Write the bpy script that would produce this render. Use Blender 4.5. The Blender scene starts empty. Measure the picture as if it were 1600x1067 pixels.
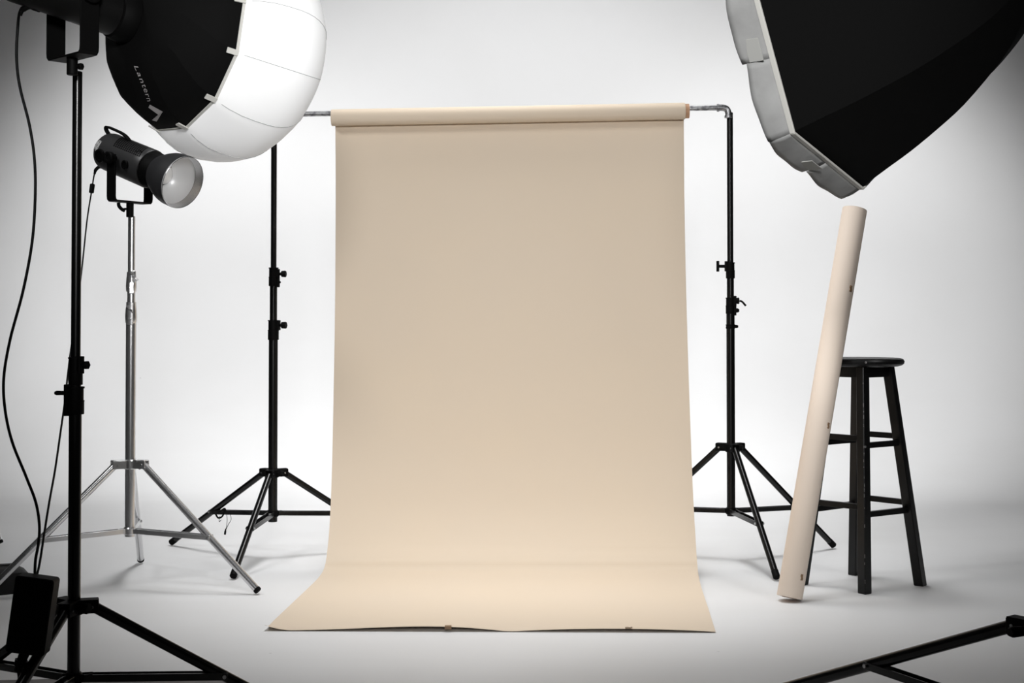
import bpy, math, random
from mathutils import Vector, Matrix
random.seed(7)
PI = math.pi
SC = bpy.context.scene
COL = SC.collection

# ------------------------------------------------------------------ camera
EYE = 0.937            # camera height (m)
F = 2222.0             # 50 mm on a 36 mm sensor, in pixels of a 1600 px frame
TH = math.radians(1.2)
CY = 500 - F*math.tan(TH)
cd = bpy.data.cameras.new('camera'); cam = bpy.data.objects.new('camera', cd); COL.objects.link(cam)
cd.lens = 50; cd.sensor_width = 36; cd.sensor_fit = 'HORIZONTAL'
cd.shift_y = -(533.5-CY)/1600
cam.location = (0, 0, EYE); cam.rotation_euler = (PI/2+TH, 0, 0)
cd.clip_start = 0.05; cd.clip_end = 100
SC.camera = cam

# ------------------------------------------------------------------ world, exposure, lights
SC.view_settings.view_transform = 'Standard'; SC.view_settings.look = 'None'
SC.view_settings.gamma = 1; SC.view_settings.use_curve_mapping = False
SC.view_settings.exposure = 0.0
w = bpy.data.worlds.new('world'); SC.world = w; w.use_nodes = True
w.node_tree.nodes['Background'].inputs[0].default_value = (1, 1, 1, 1)
w.node_tree.nodes['Background'].inputs[1].default_value = 0.01

def aim(o, target):
    d = Vector(target)-o.location
    o.rotation_euler = d.to_track_quat('-Z', 'Y').to_euler()
def area(name, loc, target, sx, sy, power, spread=180):
    l = bpy.data.lights.new(name, 'AREA'); l.shape = 'RECTANGLE'; l.size = sx; l.size_y = sy
    l.energy = power; l.spread = math.radians(spread)
    o = bpy.data.objects.new(name, l); COL.objects.link(o); o.location = loc; aim(o, target); return o
def spot(name, loc, target, power, angle, blend=1.0, r=0.3):
    l = bpy.data.lights.new(name, 'SPOT'); l.energy = power; l.spot_size = math.radians(angle)
    l.spot_blend = blend; l.shadow_soft_size = r
    o = bpy.data.objects.new(name, l); COL.objects.link(o); o.location = loc; aim(o, target); return o
# unseen spotlights added to light the set and fade its edges like a vignette
RIG = [  # name, location, target, power, cone angle, radius, blend
    ('wall_high_light', (2.4, 6.0, 3.4), (.3, 9, 1.2), 212, 90, .5, 1.0),
    ('wall_high_light', (-2.4, 6.0, 3.4), (-.3, 9, 1.2), 212, 90, .5, 1.0),
    ('wall_side_light', (2.9, 6.2, 2.8), (2.0, 9, .9), 168, 70, .4, .7),
    ('wall_side_light', (-2.9, 6.2, 2.8), (-2.0, 9, .9), 176, 70, .4, .7),
    ('wall_centre_light', (0, 6.6, 4.8), (0, 8.6, .2), 150, 85, .5, .7),
    ('camera_side_light', (0, -.3, 2.0), (0, 9, 1.3), 540, 42, .3, .5),  # added for the vignette: its cone edge darkens the sides of the frame
    ('overhead_light', (0, 4.9, 5.0), (0, 4.9, 0), 235, 41, .8, .7),
    ('overhead_front_light', (0, 4.1, 5.0), (0, 4.25, 0), 215, 38, .8, .9),
    ('overhead_back_light', (0, 6.4, 4.9), (0, 6.6, 0), 580, 60, .9, .7),
    ('left_key_light', (-2.3, 3.3, 3.4), (.2, 5.2, .9), 150, 62, .35, .6),
    ('right_key_light', (2.7, 2.6, 3.2), (.9, 5.1, .9), 95, 44, .4, .8),  # added fill for the leaning roll and the paper
    ('right_fill_light', (.9, 1.2, 1.9), (-1.22, 5.0, 1.38), 330, 11, .3, .8),  # unseen narrow spot added to brighten the reflector bowl
    ('roll_key_light', (-2.6, 2.2, 3.3), (1.5, 5.0, 1.2), 430, 21, .3, .9),  # unseen spot added to brighten the leaning roll
]
for r_ in RIG: spot(*r_[:5], r_[6], r_[5])

# ------------------------------------------------------------------ helpers
def ray(px, py):
    xr = (px-800)/F; yu = (CY-py)/F
    return Vector((xr, math.cos(TH)-yu*math.sin(TH), math.sin(TH)+yu*math.cos(TH)))
def P(px, py, Y):
    r = ray(px, py); return Vector((0, 0, EYE))+r*(Y/r.y)
def G(px, py, z=0.0):
    r = ray(px, py); return Vector((0, 0, EYE))+r*((z-EYE)/r.z)
def zat(py, Y): return P(800, py, Y).z
def view_dir(Pt, right, up, away):
    """direction given in the frame of the sight line through Pt"""
    q = Vector((0, 1, 0)).rotation_difference((Pt-Vector((0, 0, EYE))).normalized())
    return (q @ Vector((right, away, up))).normalized()

def frame(n, ref=Vector((0, 0, 1))):
    n = Vector(n).normalized()
    if abs(n.dot(ref)) > .99: ref = Vector((1, 0, 0))
    x = ref.cross(n).normalized(); y = n.cross(x)
    return x, y, n

class MB:
    def __init__(s): s.v = []; s.f = []
    def add(s, vs, fs):
        b = len(s.v); s.v += [Vector(v) for v in vs]; s.f += [tuple(b+i for i in f) for f in fs]
    def box(s, c, half, axes=None, bev=0.0):
        c = Vector(c); hx, hy, hz = half
        ax = axes or (Vector((1, 0, 0)), Vector((0, 1, 0)), Vector((0, 0, 1)))
        if bev <= 0:
            vs = [c+ax[0]*hx*i+ax[1]*hy*j+ax[2]*hz*k for i in (-1, 1) for j in (-1, 1) for k in (-1, 1)]
            s.add(vs, [(0, 1, 3, 2), (4, 6, 7, 5), (0, 4, 5, 1), (2, 3, 7, 6), (0, 2, 6, 4), (1, 5, 7, 3)]); return s
        b = min(bev, hx*.98, hy*.98, hz*.98)
        # rounded in the first two axes, chamfered in the third
        def ring(k, ins):
            out = []
            for (sx, sy, a0) in ((1, 1, 0), (-1, 1, 90), (-1, -1, 180), (1, -1, 270)):
                for q in range(4):
                    a = math.radians(a0+q*30)
                    out.append(c+ax[0]*(sx*(hx-b)+(b-ins)*math.cos(a))+ax[1]*(sy*(hy-b)+(b-ins)*math.sin(a))+ax[2]*k)
            return out
        e = b*.35
        rings = [ring(-hz, e), ring(-hz+e, 0), ring(hz-e, 0), ring(hz, e)]
        s.loft(rings, True, True); return s
    def loft(s, rings, cap0=True, cap1=True, closed=True):
        n = len(rings[0]); vs = [v for r in rings for v in r]; fs = []
        for i in range(len(rings)-1):
            for j in range(n if closed else n-1):
                k = (j+1) % n
                fs.append((i*n+j, i*n+k, (i+1)*n+k, (i+1)*n+j))
        if cap0: fs.append(tuple(reversed(range(n))))
        if cap1: fs.append(tuple((len(rings)-1)*n+j for j in range(n)))
        s.add(vs, fs); return s
    def tube(s, a, b, r0, r1=None, seg=20, cap=True, bev=0.0):
        a = Vector(a); b = Vector(b); r1 = r0 if r1 is None else r1
        x, y, n = frame(b-a); L = (b-a).length
        pr = [(0, r0), (L, r1)]
        if bev > 0: pr = [(0, r0-bev), (bev, r0), (L-bev, r1), (L, r1-bev)]
        return s.lathe(a, n, pr, seg, cap, cap)
    def lathe(s, o, n, prof, seg=32, cap0=True, cap1=True, a0=0.0):
        o = Vector(o); x, y, n = frame(n)
        rings = [[o+n*t+x*(r*math.cos(a0+2*PI*j/seg))+y*(r*math.sin(a0+2*PI*j/seg)) for j in range(seg)] for t, r in prof]
        return s.loft(rings, cap0, cap1)
    def path(s, pts, r, seg=10):
        pts = [Vector(p) for p in pts]; rings = []; ref = Vector((.31, .2, .93)).normalized()
        for i, p in enumerate(pts):
            d = (pts[min(i+1, len(pts)-1)]-pts[max(i-1, 0)]).normalized()
            x = ref-d*ref.dot(d)
            if x.length < 1e-4: x = d.orthogonal()
            x.normalize(); ref = x; y = d.cross(x)
            rr = r[i] if isinstance(r, (list, tuple)) else r
            rings.append([p+x*(rr*math.cos(2*PI*j/seg))+y*(rr*math.sin(2*PI*j/seg)) for j in range(seg)])
        return s.loft(rings)
    def strap(s, pts, wdir, hw, th):
        """flat metal strap: pts centre line, wdir width direction"""
        pts = [Vector(p) for p in pts]; wdir = Vector(wdir).normalized(); rings = []
        for i, p in enumerate(pts):
            d = (pts[min(i+1, len(pts)-1)]-pts[max(i-1, 0)]).normalized()
            t = wdir.cross(d).normalized()
            c = th*.4
            rings.append([p+wdir*(hw-c)+t*th, p+wdir*hw+t*(th-c), p+wdir*hw-t*(th-c), p+wdir*(hw-c)-t*th,
                          p-wdir*(hw-c)-t*th, p-wdir*hw-t*(th-c), p-wdir*hw+t*(th-c), p-wdir*(hw-c)+t*th])
        return s.loft(rings)
    def build(s, name, mat, parent=None, angle=35, origin=None):
        o0 = Vector(origin) if origin is not None else (parent['_o'] if parent is not None and '_o' in parent else None)
        base = Vector(ORI[parent.name]) if parent is not None else (Vector(origin) if origin is not None else Vector((0, 0, 0)))
        me = bpy.data.meshes.new(name)
        me.from_pydata([tuple(v-base) for v in s.v], [], s.f)
        me.validate(); me.update()
        import bmesh
        bm = bmesh.new(); bm.from_mesh(me); bmesh.ops.recalc_face_normals(bm, faces=bm.faces); bm.to_mesh(me); bm.free()
        me.shade_smooth(); me.set_sharp_from_angle(angle=math.radians(angle))
        me.materials.append(mat)
        o = bpy.data.objects.new(name, me); COL.objects.link(o)
        if parent is not None:
            o.parent = parent; ORI[o.name] = base
        else:
            o.location = base; ORI[o.name] = base
        return o
ORI = {}
def tag(o, label, cat, group=None, kind=None):
    if label: o['label'] = label
    if cat: o['category'] = cat
    if group: o['group'] = group
    if kind: o['kind'] = kind
    return o
def empty(name, loc, label, cat, group=None):
    o = bpy.data.objects.new(name, None); COL.objects.link(o); o.location = loc; o.empty_display_size = .1
    ORI[o.name] = Vector(loc); return tag(o, label, cat, group)
def smooth(pts, k=6):
    pts = [Vector(p) for p in pts]; out = []
    for i in range(len(pts)-1):
        p0 = pts[max(i-1, 0)]; p1 = pts[i]; p2 = pts[i+1]; p3 = pts[min(i+2, len(pts)-1)]
        for j in range(k):
            t = j/k
            out.append(.5*((2*p1)+(p2-p0)*t+(2*p0-5*p1+4*p2-p3)*t*t+(3*p1-p0-3*p2+p3)*t**3))
    out.append(pts[-1]); return out
def interp(tab, t):
    if t <= tab[0][0]: return tab[0][1]
    for (a, b), (c, d) in zip(tab, tab[1:]):
        if t <= c: return b+(d-b)*(t-a)/(c-a)
    return tab[-1][1]

# ------------------------------------------------------------------ materials
def mat(name, col, rough=.5, metal=0.0, spec=.5, noise=None, bump=None, emit=None, trans=0, coat=0, sheen=0, rnoise=None):
    m = bpy.data.materials.new(name); m.use_nodes = True; nt = m.node_tree; b = nt.nodes['Principled BSDF']
    b.inputs['Base Color'].default_value = (*col, 1); b.inputs['Roughness'].default_value = rough
    b.inputs['Metallic'].default_value = metal; b.inputs['Specular IOR Level'].default_value = spec
    if coat: b.inputs['Coat Weight'].default_value = coat; b.inputs['Coat Roughness'].default_value = .15
    if sheen: b.inputs['Sheen Weight'].default_value = sheen
    if emit: b.inputs['Emission Color'].default_value = (*emit[0], 1); b.inputs['Emission Strength'].default_value = emit[1]
    tc = nt.nodes.new('ShaderNodeTexCoord')
    if noise:
        sc, c2, lo, hi = noise
        n = nt.nodes.new('ShaderNodeTexNoise'); n.inputs['Scale'].default_value = sc; n.inputs['Detail'].default_value = 6
        r = nt.nodes.new('ShaderNodeValToRGB'); r.color_ramp.elements[0].position = lo; r.color_ramp.elements[1].position = hi
        r.color_ramp.elements[0].color = (*col, 1); r.color_ramp.elements[1].color = (*c2, 1)
        nt.links.new(tc.outputs['Object'], n.inputs['Vector']); nt.links.new(n.outputs['Fac'], r.inputs[0]); nt.links.new(r.outputs[0], b.inputs['Base Color'])
    if rnoise:
        n = nt.nodes.new('ShaderNodeTexNoise'); n.inputs['Scale'].default_value = rnoise[0]
        r = nt.nodes.new('ShaderNodeMapRange'); r.inputs['To Min'].default_value = rnoise[1]; r.inputs['To Max'].default_value = rnoise[2]
        nt.links.new(tc.outputs['Object'], n.inputs['Vector']); nt.links.new(n.outputs['Fac'], r.inputs['Value']); nt.links.new(r.outputs[0], b.inputs['Roughness'])
    if bump:
        n = nt.nodes.new('ShaderNodeTexNoise'); n.inputs['Scale'].default_value = bump[0]; n.inputs['Detail'].default_value = 4
        bp = nt.nodes.new('ShaderNodeBump'); bp.inputs['Strength'].default_value = bump[1]; bp.inputs['Distance'].default_value = bump[2]
        nt.links.new(tc.outputs['Object'], n.inputs['Vector']); nt.links.new(n.outputs['Fac'], bp.inputs['Height']); nt.links.new(bp.outputs[0], b.inputs['Normal'])
    return m
M = {}
M['tube'] = mat('black_tube_paint', (.003, .003, .003), .27, 0, .4)
M['plastic'] = mat('black_plastic', (.0025, .0025, .0025), .6, 0, .10, bump=(300, .15, .0006))
M['cable'] = mat('cable_rubber', (.002, .002, .002), .5, 0, .15)
M['chrome'] = mat('chrome', (.72, .72, .725), .24, .92, noise=(5, (.64, .64, .65), .35, .7))
M['galv'] = mat('galvanised_pipe', (.42, .42, .43), .38, 1.0, noise=(60, (.20, .20, .21), .42, .62), bump=(120, .3, .001))
M['bolt'] = mat('bolt_steel', (.5, .5, .5), .3, 1.0)
M['paper'] = mat('beige_paper', (.735, .622, .496), .85, 0, .2, noise=(3, (.745, .627, .493), .35, .7), bump=(900, .08, .0002))
M['paper2'] = mat('pale_beige_paper', (.86, .735, .625), .7, 0, .3, noise=(4, (.87, .745, .635), .35, .7))
M['edge'] = mat('torn_paper_edge', (.36, .27, .19), .9)
M['tape'] = mat('brown_tape', (.32, .20, .11), .5, noise=(80, (.22, .13, .07), .4, .7))
M['card'] = mat('cardboard_core', (.52, .31, .19), .85, noise=(30, (.38, .22, .13), .4, .7))
M['wood'] = mat('black_painted_wood', (.0035, .0035, .0035), .38, 0, .3, noise=(60, (.012, .011, .011), .62, .8), bump=(40, .12, .001))
M['scuff'] = mat('worn_paint', (.16, .15, .15), .6, noise=(120, (.03, .03, .03), .45, .6))
M['cloth'] = mat('black_softbox_cloth', (.0025, .0025, .0025), .8, 0, .12, bump=(500, .2, .0004))
M['rimcloth'] = mat('pale_piping_cloth', (.62, .61, .57), .8)
M['lipcloth'] = mat('grey_skirt_cloth', (.27, .27, .265), .8, noise=(9, (.38, .38, .375), .35, .7), bump=(14, .5, .006))
M['tabcloth'] = mat('hook_and_loop_tab', (.42, .42, .40), .85)
M['diff'] = mat('white_diffuser_cloth', (.85, .85, .84), .8)
M['glow'] = mat('lit_diffuser_cloth', (.8, .8, .8), .8, emit=((1, 1, 1), .22))
M['seam'] = mat('diffuser_seam', (.42, .42, .42), .8)
M['print'] = mat('grey_print', (.42, .40, .40), .6)
M['lightbody'] = mat('dark_grey_light_housing', (.040, .040, .041), .36, 0, .4, rnoise=(20, .32, .45))
M['lightdark'] = mat('shaded_light_housing', (.004, .004, .004), .45, 0, .25)  # housing colour darkened to stand in for shade on the foreground light
M['refl'] = mat('brushed_reflector', (.78, .78, .78), .34, .1, rnoise=(12, .26, .46))
M['refl_out'] = mat('grey_reflector_outside', (.030, .030, .032), .42, 0, .4)
M['glass'] = mat('frosted_glass', (.9, .9, .9), .25, 0, .6)
M['label'] = mat('white_sticker', (.55, .55, .55), .6, noise=(220, (.12, .12, .12), .5, .58))
M['bag'] = mat('black_canvas', (.012, .012, .012), .8, bump=(250, .4, .001))
M['bagtop'] = mat('grey_canvas', (.030, .030, .030), .75, bump=(250, .4, .001))
M['brownfloor'] = mat('brown_floor_board', (.11, .095, .085), .5, noise=(12, (.07, .06, .052), .4, .7))
# white cyclorama paint with faint scuffs and specks
m = mat('white_studio_paint', (.80, .80, .80), .55, 0, .3)
nt = m.node_tree; b = nt.nodes['Principled BSDF']; tc = nt.nodes.new('ShaderNodeTexCoord')
mp = nt.nodes.new('ShaderNodeMapping'); mp.inputs['Scale'].default_value = (1.0, 2.2, 1.0)
n1 = nt.nodes.new('ShaderNodeTexNoise'); n1.inputs['Scale'].default_value = 1.6; n1.inputs['Detail'].default_value = 5
r1 = nt.nodes.new('ShaderNodeValToRGB'); r1.color_ramp.elements[0].position = .3; r1.color_ramp.elements[1].position = .6
r1.color_ramp.elements[0].color = (.783, .784, .786, 1); r1.color_ramp.elements[1].color = (.80, .802, .806, 1)
v1 = nt.nodes.new('ShaderNodeTexVoronoi'); v1.inputs['Scale'].default_value = 2.3; v1.inputs['Randomness'].default_value = 1
r2 = nt.nodes.new('ShaderNodeValToRGB'); r2.color_ramp.elements[0].position = .004; r2.color_ramp.elements[1].position = .014
r2.color_ramp.elements[0].color = (.70, .70, .70, 1); r2.color_ramp.elements[1].color = (1, 1, 1, 1)
mx = nt.nodes.new('ShaderNodeMix'); mx.data_type = 'RGBA'; mx.blend_type = 'MULTIPLY'; mx.inputs[0].default_value = 1
nt.links.new(tc.outputs['Object'], mp.inputs[0]); nt.links.new(mp.outputs[0], n1.inputs['Vector']); nt.links.new(n1.outputs['Fac'], r1.inputs[0])
nt.links.new(tc.outputs['Object'], v1.inputs['Vector']); nt.links.new(v1.outputs['Distance'], r2.inputs[0])
nt.links.new(r1.outputs[0], mx.inputs[6]); nt.links.new(r2.outputs[0], mx.inputs[7]); nt.links.new(mx.outputs[2], b.inputs['Base Color'])
M['cyc'] = m

# ------------------------------------------------------------------ the setting: floor and curved studio wall
COVE0, CR, HALF, WH = 7.6, 1.4, 6.5, 5.2
def struct(name, mb, material):
    o = mb.build(name, material, angle=60); o['kind'] = 'structure'; return o
mb = MB(); mb.add([(-HALF, -2.5, 0), (HALF, -2.5, 0), (HALF, COVE0, 0), (-HALF, COVE0, 0), (-HALF, -2.5, -.1), (HALF, -2.5, -.1), (HALF, COVE0, -.1), (-HALF, COVE0, -.1)],
                  [(0, 1, 2, 3), (4, 7, 6, 5), (0, 4, 5, 1), (1, 5, 6, 2), (2, 6, 7, 3), (3, 7, 4, 0)])
struct('floor', mb, M['cyc'])
prof = [(COVE0, 0)]+[(COVE0+CR*math.sin(a), CR-CR*math.cos(a)) for a in [PI/2*i/24 for i in range(1, 25)]]+[(COVE0+CR, WH)]
outer = [(COVE0, -.1), (COVE0+CR+.1, -.1), (COVE0+CR+.1, WH)]
loop = prof+list(reversed(outer))
mb = MB(); n = len(loop)
mb.add([(x, y, z) for x in (-HALF, HALF) for (y, z) in loop], [(i, (i+1) % n, n+(i+1) % n, n+i) for i in range(n)]+[tuple(range(n)), tuple(range(2*n-1, n-1, -1))])
struct('wall_back', mb, M['cyc'])
# bare brown floor board showing at the near left edge
a, b_, c, d = G(-160, 1068), G(352, 1056), G(372, 1092), G(-160, 1112)
mb = MB(); mb.add([Vector((q.x, q.y, z)) for z in (.0005, .003) for q in (a, b_, c, d)], [(3, 2, 1, 0), (4, 5, 6, 7), (0, 1, 5, 4), (1, 2, 6, 5), (2, 3, 7, 6), (3, 0, 4, 7)])
struct('trim_1', mb, M['brownfloor'])

# ------------------------------------------------------------------ stands
def circum(f1, f2, c):
    pass
def knob(mb, o, d, style, s=1.0):
    """tightening knob growing from o along d"""
    o = Vector(o); d = Vector(d).normalized(); x, y, n = frame(d)
    if style == 'round':
        mb.tube(o, o+d*.012*s, .006*s, seg=12)
        prof = []
        for t, r in ((.010, .008), (.013, .0125), (.026, .0135), (.030, .010)): prof.append((t*s, r*s))
        rings = [[o+n*t+x*(r*(1+.08*math.cos(6*2*PI*j/24))*math.cos(2*PI*j/24))+y*(r*(1+.08*math.cos(6*2*PI*j/24))*math.sin(2*PI*j/24)) for j in range(24)] for t, r in prof]
        mb.loft(rings)
    elif style == 'tee':
        mb.tube(o, o+d*.026*s, .006*s, seg=12); up = Vector((0, 0, 1))
        mb.box(o+d*.030*s, (.0055*s, .006*s, .021*s), (d, up.cross(d).normalized(), up), .003*s)
    elif style == 'wing':
        mb.tube(o, o+d*.018*s, .008*s, seg=12)
        up = Vector((0, 0, 1)); sd = up.cross(d).normalized()
        rings = []
        for t, hh, ww in ((.012, .005, .006), (.020, .008, .008), (.036, .0085, .009), (.042, .006, .008)):
            c = o+d*t*s
            rings.append([c+up*(hh*s*math.cos(2*PI*j/14))+sd*(ww*s*math.sin(2*PI*j/14)) for j in range(14)])
        mb.loft(rings)
    elif style == 'lever':
        mb.tube(o, o+d*.014*s, .012*s, .013*s, seg=16, bev=.002)
        e = o+d*.016*s
        mb.path(smooth([e, e+d*.010*s+Vector((0, 0, -.004))*s, e+d*.024*s+Vector((0, 0, -.020))*s], 4), .004*s, 8)
    elif style == 'bolt':
        mb.tube(o, o+d*.007*s, .007*s, seg=6)
        mb.tube(o+d*.007*s, o+d*.010*s, .0045*s, seg=10)
    elif style == 'butterfly':
        mb.tube(o, o+d*.010*s, .0045*s, seg=10)
        sd = (Vector((0, 0, 1))*.72-Vector((1, 0, 0))*.70); sd = (sd-d*sd.dot(d)).normalized()
        e = o+d*.012*s; mb.tube(e-d*.004*s, e+d*.005*s, .006*s, seg=12)
        mb.strap([e-sd*.021*s+d*.004*s, e-sd*.008*s, e+sd*.008*s, e+sd*.021*s+d*.004*s], d.cross(sd), .0045*s, .0022*s)

def stand(label, base, feet, z_top_hub, z_low_hub, tubes, collars, mt, mh, legr=.0125, hubr=.045, jf=.56, group=None, low_r=.028, name='light_stand', kn_=None, cap=None, top=None, taper=False):
    """base: floor point under the pole; feet: three floor points; tubes: (z0, z1, r);
       collars: (z0, z1, r, [(azimuth, z, style, size)])"""
    T = empty(name, base, label, 'stand', group)
    base = Vector(base)
    lean = (lambda z: base+Vector((0, 0, z))) if top is None else (lambda z: base+Vector((0, 0, z))+(Vector(top)-base-Vector((0, 0, Vector(top).z)))*(z/Vector(top).z))
    for i, (z0, z1, r) in enumerate(tubes):
        MB().tube(lean(z0), lean(z1), r, seg=28, bev=.001).build('pole_section', mt, T)
    for (z0, z1, r, kn) in collars:
        cb = MB(); c0 = lean(z0); h = z1-z0
        if taper:
            cb.lathe(c0, (0, 0, 1), [(0, r*.96), (.003, r*1.04), (h*.3, r*1.10), (h*.6, r*1.04), (h-.006, r*.9), (h, r*.94)], 28)
        else:
            cb.lathe(c0, (0, 0, 1), [(0, r*.97), (.002, r), (h*.45, r), (h*.46, r*1.03), (h*.5, r*1.03), (h*.51, r*.93), (h-.004, r*.93), (h-.004, r*1.04), (h, r*1.04)], 28)
        for (az, zz, st, sz) in kn:
            if st != 'none':
                dd = Vector((math.cos(az), math.sin(az), 0)); cc = lean(zz)
                cb.box(cc+dd*r*.75, (r*.5, r*.55, min(h*.40, .022)*.9), (dd, Vector((0, 0, 1)).cross(dd), Vector((0, 0, 1))), .003)
        co = cb.build('collar', mh, T)
        for (az, zz, st, sz) in kn:
            dd = Vector((math.cos(az), math.sin(az), 0)); kb = MB(); knob(kb, lean(zz)+dd*r*1.1, dd, st, sz)
            kb.build('bolt' if st == 'bolt' else 'knob', M['plastic'] if mh != M['chrome'] else M['chrome'], co)
    # top hub with three forks
    hb = MB(); hc = lean(z_top_hub); rr = max(t[2] for t in tubes)
    hb.lathe(hc-Vector((0, 0, .017)), (0, 0, 1), [(0, rr+.004), (.003, rr+.007), (.030, rr+.007), (.034, rr+.003)], 28)
    lb = MB(); lc = lean(z_low_hub)
    lb.lathe(lc-Vector((0, 0, .013)), (0, 0, 1), [(0, rr+.002), (.003, rr+.005), (.022, rr+.005), (.026, rr+.002)], 28)
    bolts = []
    legs = []
    for ft in feet:
        ft = Vector(ft); h = Vector((ft.x-base.x, ft.y-base.y, 0)); L = h.length; h.normalize(); sd = Vector((0, 0, 1)).cross(h)
        for sg in (-1, 1):
            hb.box(hc+h*(rr+hubr)/2+sd*sg*.0135, ((hubr-rr)/2+.014, .0025, .014), (h, sd, Vector((0, 0, 1))), .002)
        hb.box(hc+h*(rr+hubr)/2+Vector((0, 0, .0145)), ((hubr-rr)/2+.013, .0155, .0022), (h, sd, Vector((0, 0, 1))), .002)
        bolts.append((0, hc+h*hubr-sd*.018, hc+h*hubr+sd*.018, .0035))
        a = hc+h*hubr; footr = legr*1.12
        f = ft.copy(); f.z = footr*.8
        legs.append((a, f, h, sd))
        for sg in (-1, 1):
            lb.box(lc+h*(rr+low_r)/2+sd*sg*.0095, ((low_r-rr)/2+.012, .002, .009), (h, sd, Vector((0, 0, 1))), .002)
        bolts.append((1, lc+h*low_r-sd*.0135, lc+h*low_r+sd*.0135, .0035))
        j = a+(f-a)*jf
        bolts.append((2+len(legs)-1, j-sd*(legr+.006), j+sd*(legr+.006), .0045))
    HB = hb.build('hub', mh, T)
    LB = lb.build('lower_hub', mh, T)
    LG = []
    for (a, f, h, sd) in legs:
        d = (f-a).normalized()
        lg = MB().tube(a, f-d*.012, legr, seg=20, bev=.001).build('leg', mt, T); LG.append(lg)
        fl = .014 if mh is M['chrome'] else .035
        MB().tube(f-d*fl, f, legr*1.06, seg=20, bev=.003).build('rubber_foot', M['plastic'] if cap is None else cap, lg)
        j = a+(f-a)*jf; s0 = lc+h*low_r; dd = (j-s0).normalized(); up = sd.cross(dd)
        br = MB()
        for sg in (-1, 1): br.box((s0+j)/2+sd*sg*(legr+.0025)*.82, ((j-s0).length/2+.008, .0016, .0085), (dd, sd, up), .0015)
        br.box((s0+j)/2-up*.0075*0+up*.0075, ((j-s0).length/2-.03, (legr+.0025)*.82, .0014), (dd, sd, up), .001)
        br.build('brace', mt, T)
    for (w_, p_, q_, r_) in bolts: MB().tube(p_, q_, r_, seg=8).build('bolt', M['bolt'], HB if w_ == 0 else LB if w_ == 1 else LG[w_-2])
    az, st_, sz_ = kn_ or (-.5, 'round' if mh is not M['chrome'] else 'butterfly', .9)
    kb = MB(); kd = Vector((math.cos(az), math.sin(az), 0)); knob(kb, hc+kd*(rr+.006), kd, st_, sz_)
    kb.build('knob', mh if mh == M['chrome'] else M['plastic'], HB)
    return T
def third(base, f1, f2):
    b = Vector(base); h = (f1-b).normalized()+(f2-b).normalized(); r = ((f1-b).length+(f2-b).length)/2
    q = b-h.normalized()*r; q.z = 0; return q

# --- black stand under the left end of the crossbar
f1, f2 = G(267, 852), G(364, 906)
B1 = Vector((P(426, 860, 5.64).x, 5.64, 0)); Y1 = 5.64; zz = lambda y: zat(y, Y1)
stand('black backdrop stand left of the beige paper, holding the left end of the pipe', B1, [f1, f2, third(B1, f1, f2)], zz(739), zz(802),
      [(zz(815), zz(520), .0180), (zz(525), zz(430), .0145), (zz(440), zz(183), .0115)],
      [(zz(531), zz(500), .0215, [(-.25, zz(508), 'round', 1.05)]), (zz(447), zz(418), .0190, [(-.1, zz(428), 'round', 1.0), (-.1, zz(441), 'bolt', .8)])],
      M['tube'], M['plastic'], group=None, jf=.55)
# --- black stand under the right end
f1, f2 = G(1303, 857), G(1214, 908)
Y2 = 5.60; B2 = Vector((P(1142.5, 860, Y2).x, Y2, 0)); zz = lambda y: zat(y, Y2)
stand('black backdrop stand right of the beige paper, holding the right end of the pipe', B2, [f1, f2, third(B2, f1, f2)], zz(699), zz(798),
      [(zz(806), zz(480), .0165), (zz(485), zz(425), .0140), (zz(430), zz(176), .0120)],
      [(zz(490), zz(465), .0185, [(-.3, zz(470), 'lever', 1.0), (-.2, zz(485), 'bolt', 1.4)]),
       (zz(435), zz(410), .0175, [(PI, zz(416), 'tee', 1.0)]), (zz(513.5), zz(507), .0185, [(-.15, zz(510), 'bolt', 1.0)])],
      M['tube'], M['plastic'], jf=.60)
# --- chrome stand
f1, f2 = G(404, 929), G(220, 880)
Y3 = 5.02; B3 = Vector((P(203, 860, Y3).x, Y3, 0)); zz = lambda y: zat(y, Y3)
f3 = B3+Vector((-.424, -.25, 0))
stand('chrome tripod stand carrying the small studio light with a reflector bowl', B3, [f1, f2, f3], zz(725), zz(829),
      [(zz(838), zz(500), .0180), (zz(502), zz(445), .0140), (zz(450), zz(338), .0125)],
      [(zz(505), zz(472), .0190, [(-1.5, zz(482), 'butterfly', .7), (-1.5, zz(498), 'bolt', .9)]),
       (zz(456), zz(425), .0172, [(-1.0, zz(432), 'butterfly', .9), (-1.3, zz(450), 'bolt', .9)])],
      M['chrome'], M['chrome'], hubr=.052, low_r=.035, jf=.58, taper=True)
# --- chrome stand beyond the left edge, one foot in view
fa = G(1, 853); B6 = fa+Vector((-.50, .10, 0)); B6.z = 0
f1 = fa; q = fa-B6
rot = lambda v, a: Vector((v.x*math.cos(a)-v.y*math.sin(a), v.x*math.sin(a)+v.y*math.cos(a), 0))
stand('grey metal stand mostly beyond the left edge, only one leg end showing', B6, [fa, B6+rot(q, 2*PI/3), B6+rot(q, -2*PI/3)], .95, .22,
      [(.18, 1.2, .018), (1.15, 1.7, .014)], [(1.13, 1.2, .020, [(0, 1.18, 'butterfly', .8)])], M['chrome'], M['chrome'], hubr=.05, low_r=.035, jf=.3, taper=True)
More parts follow.
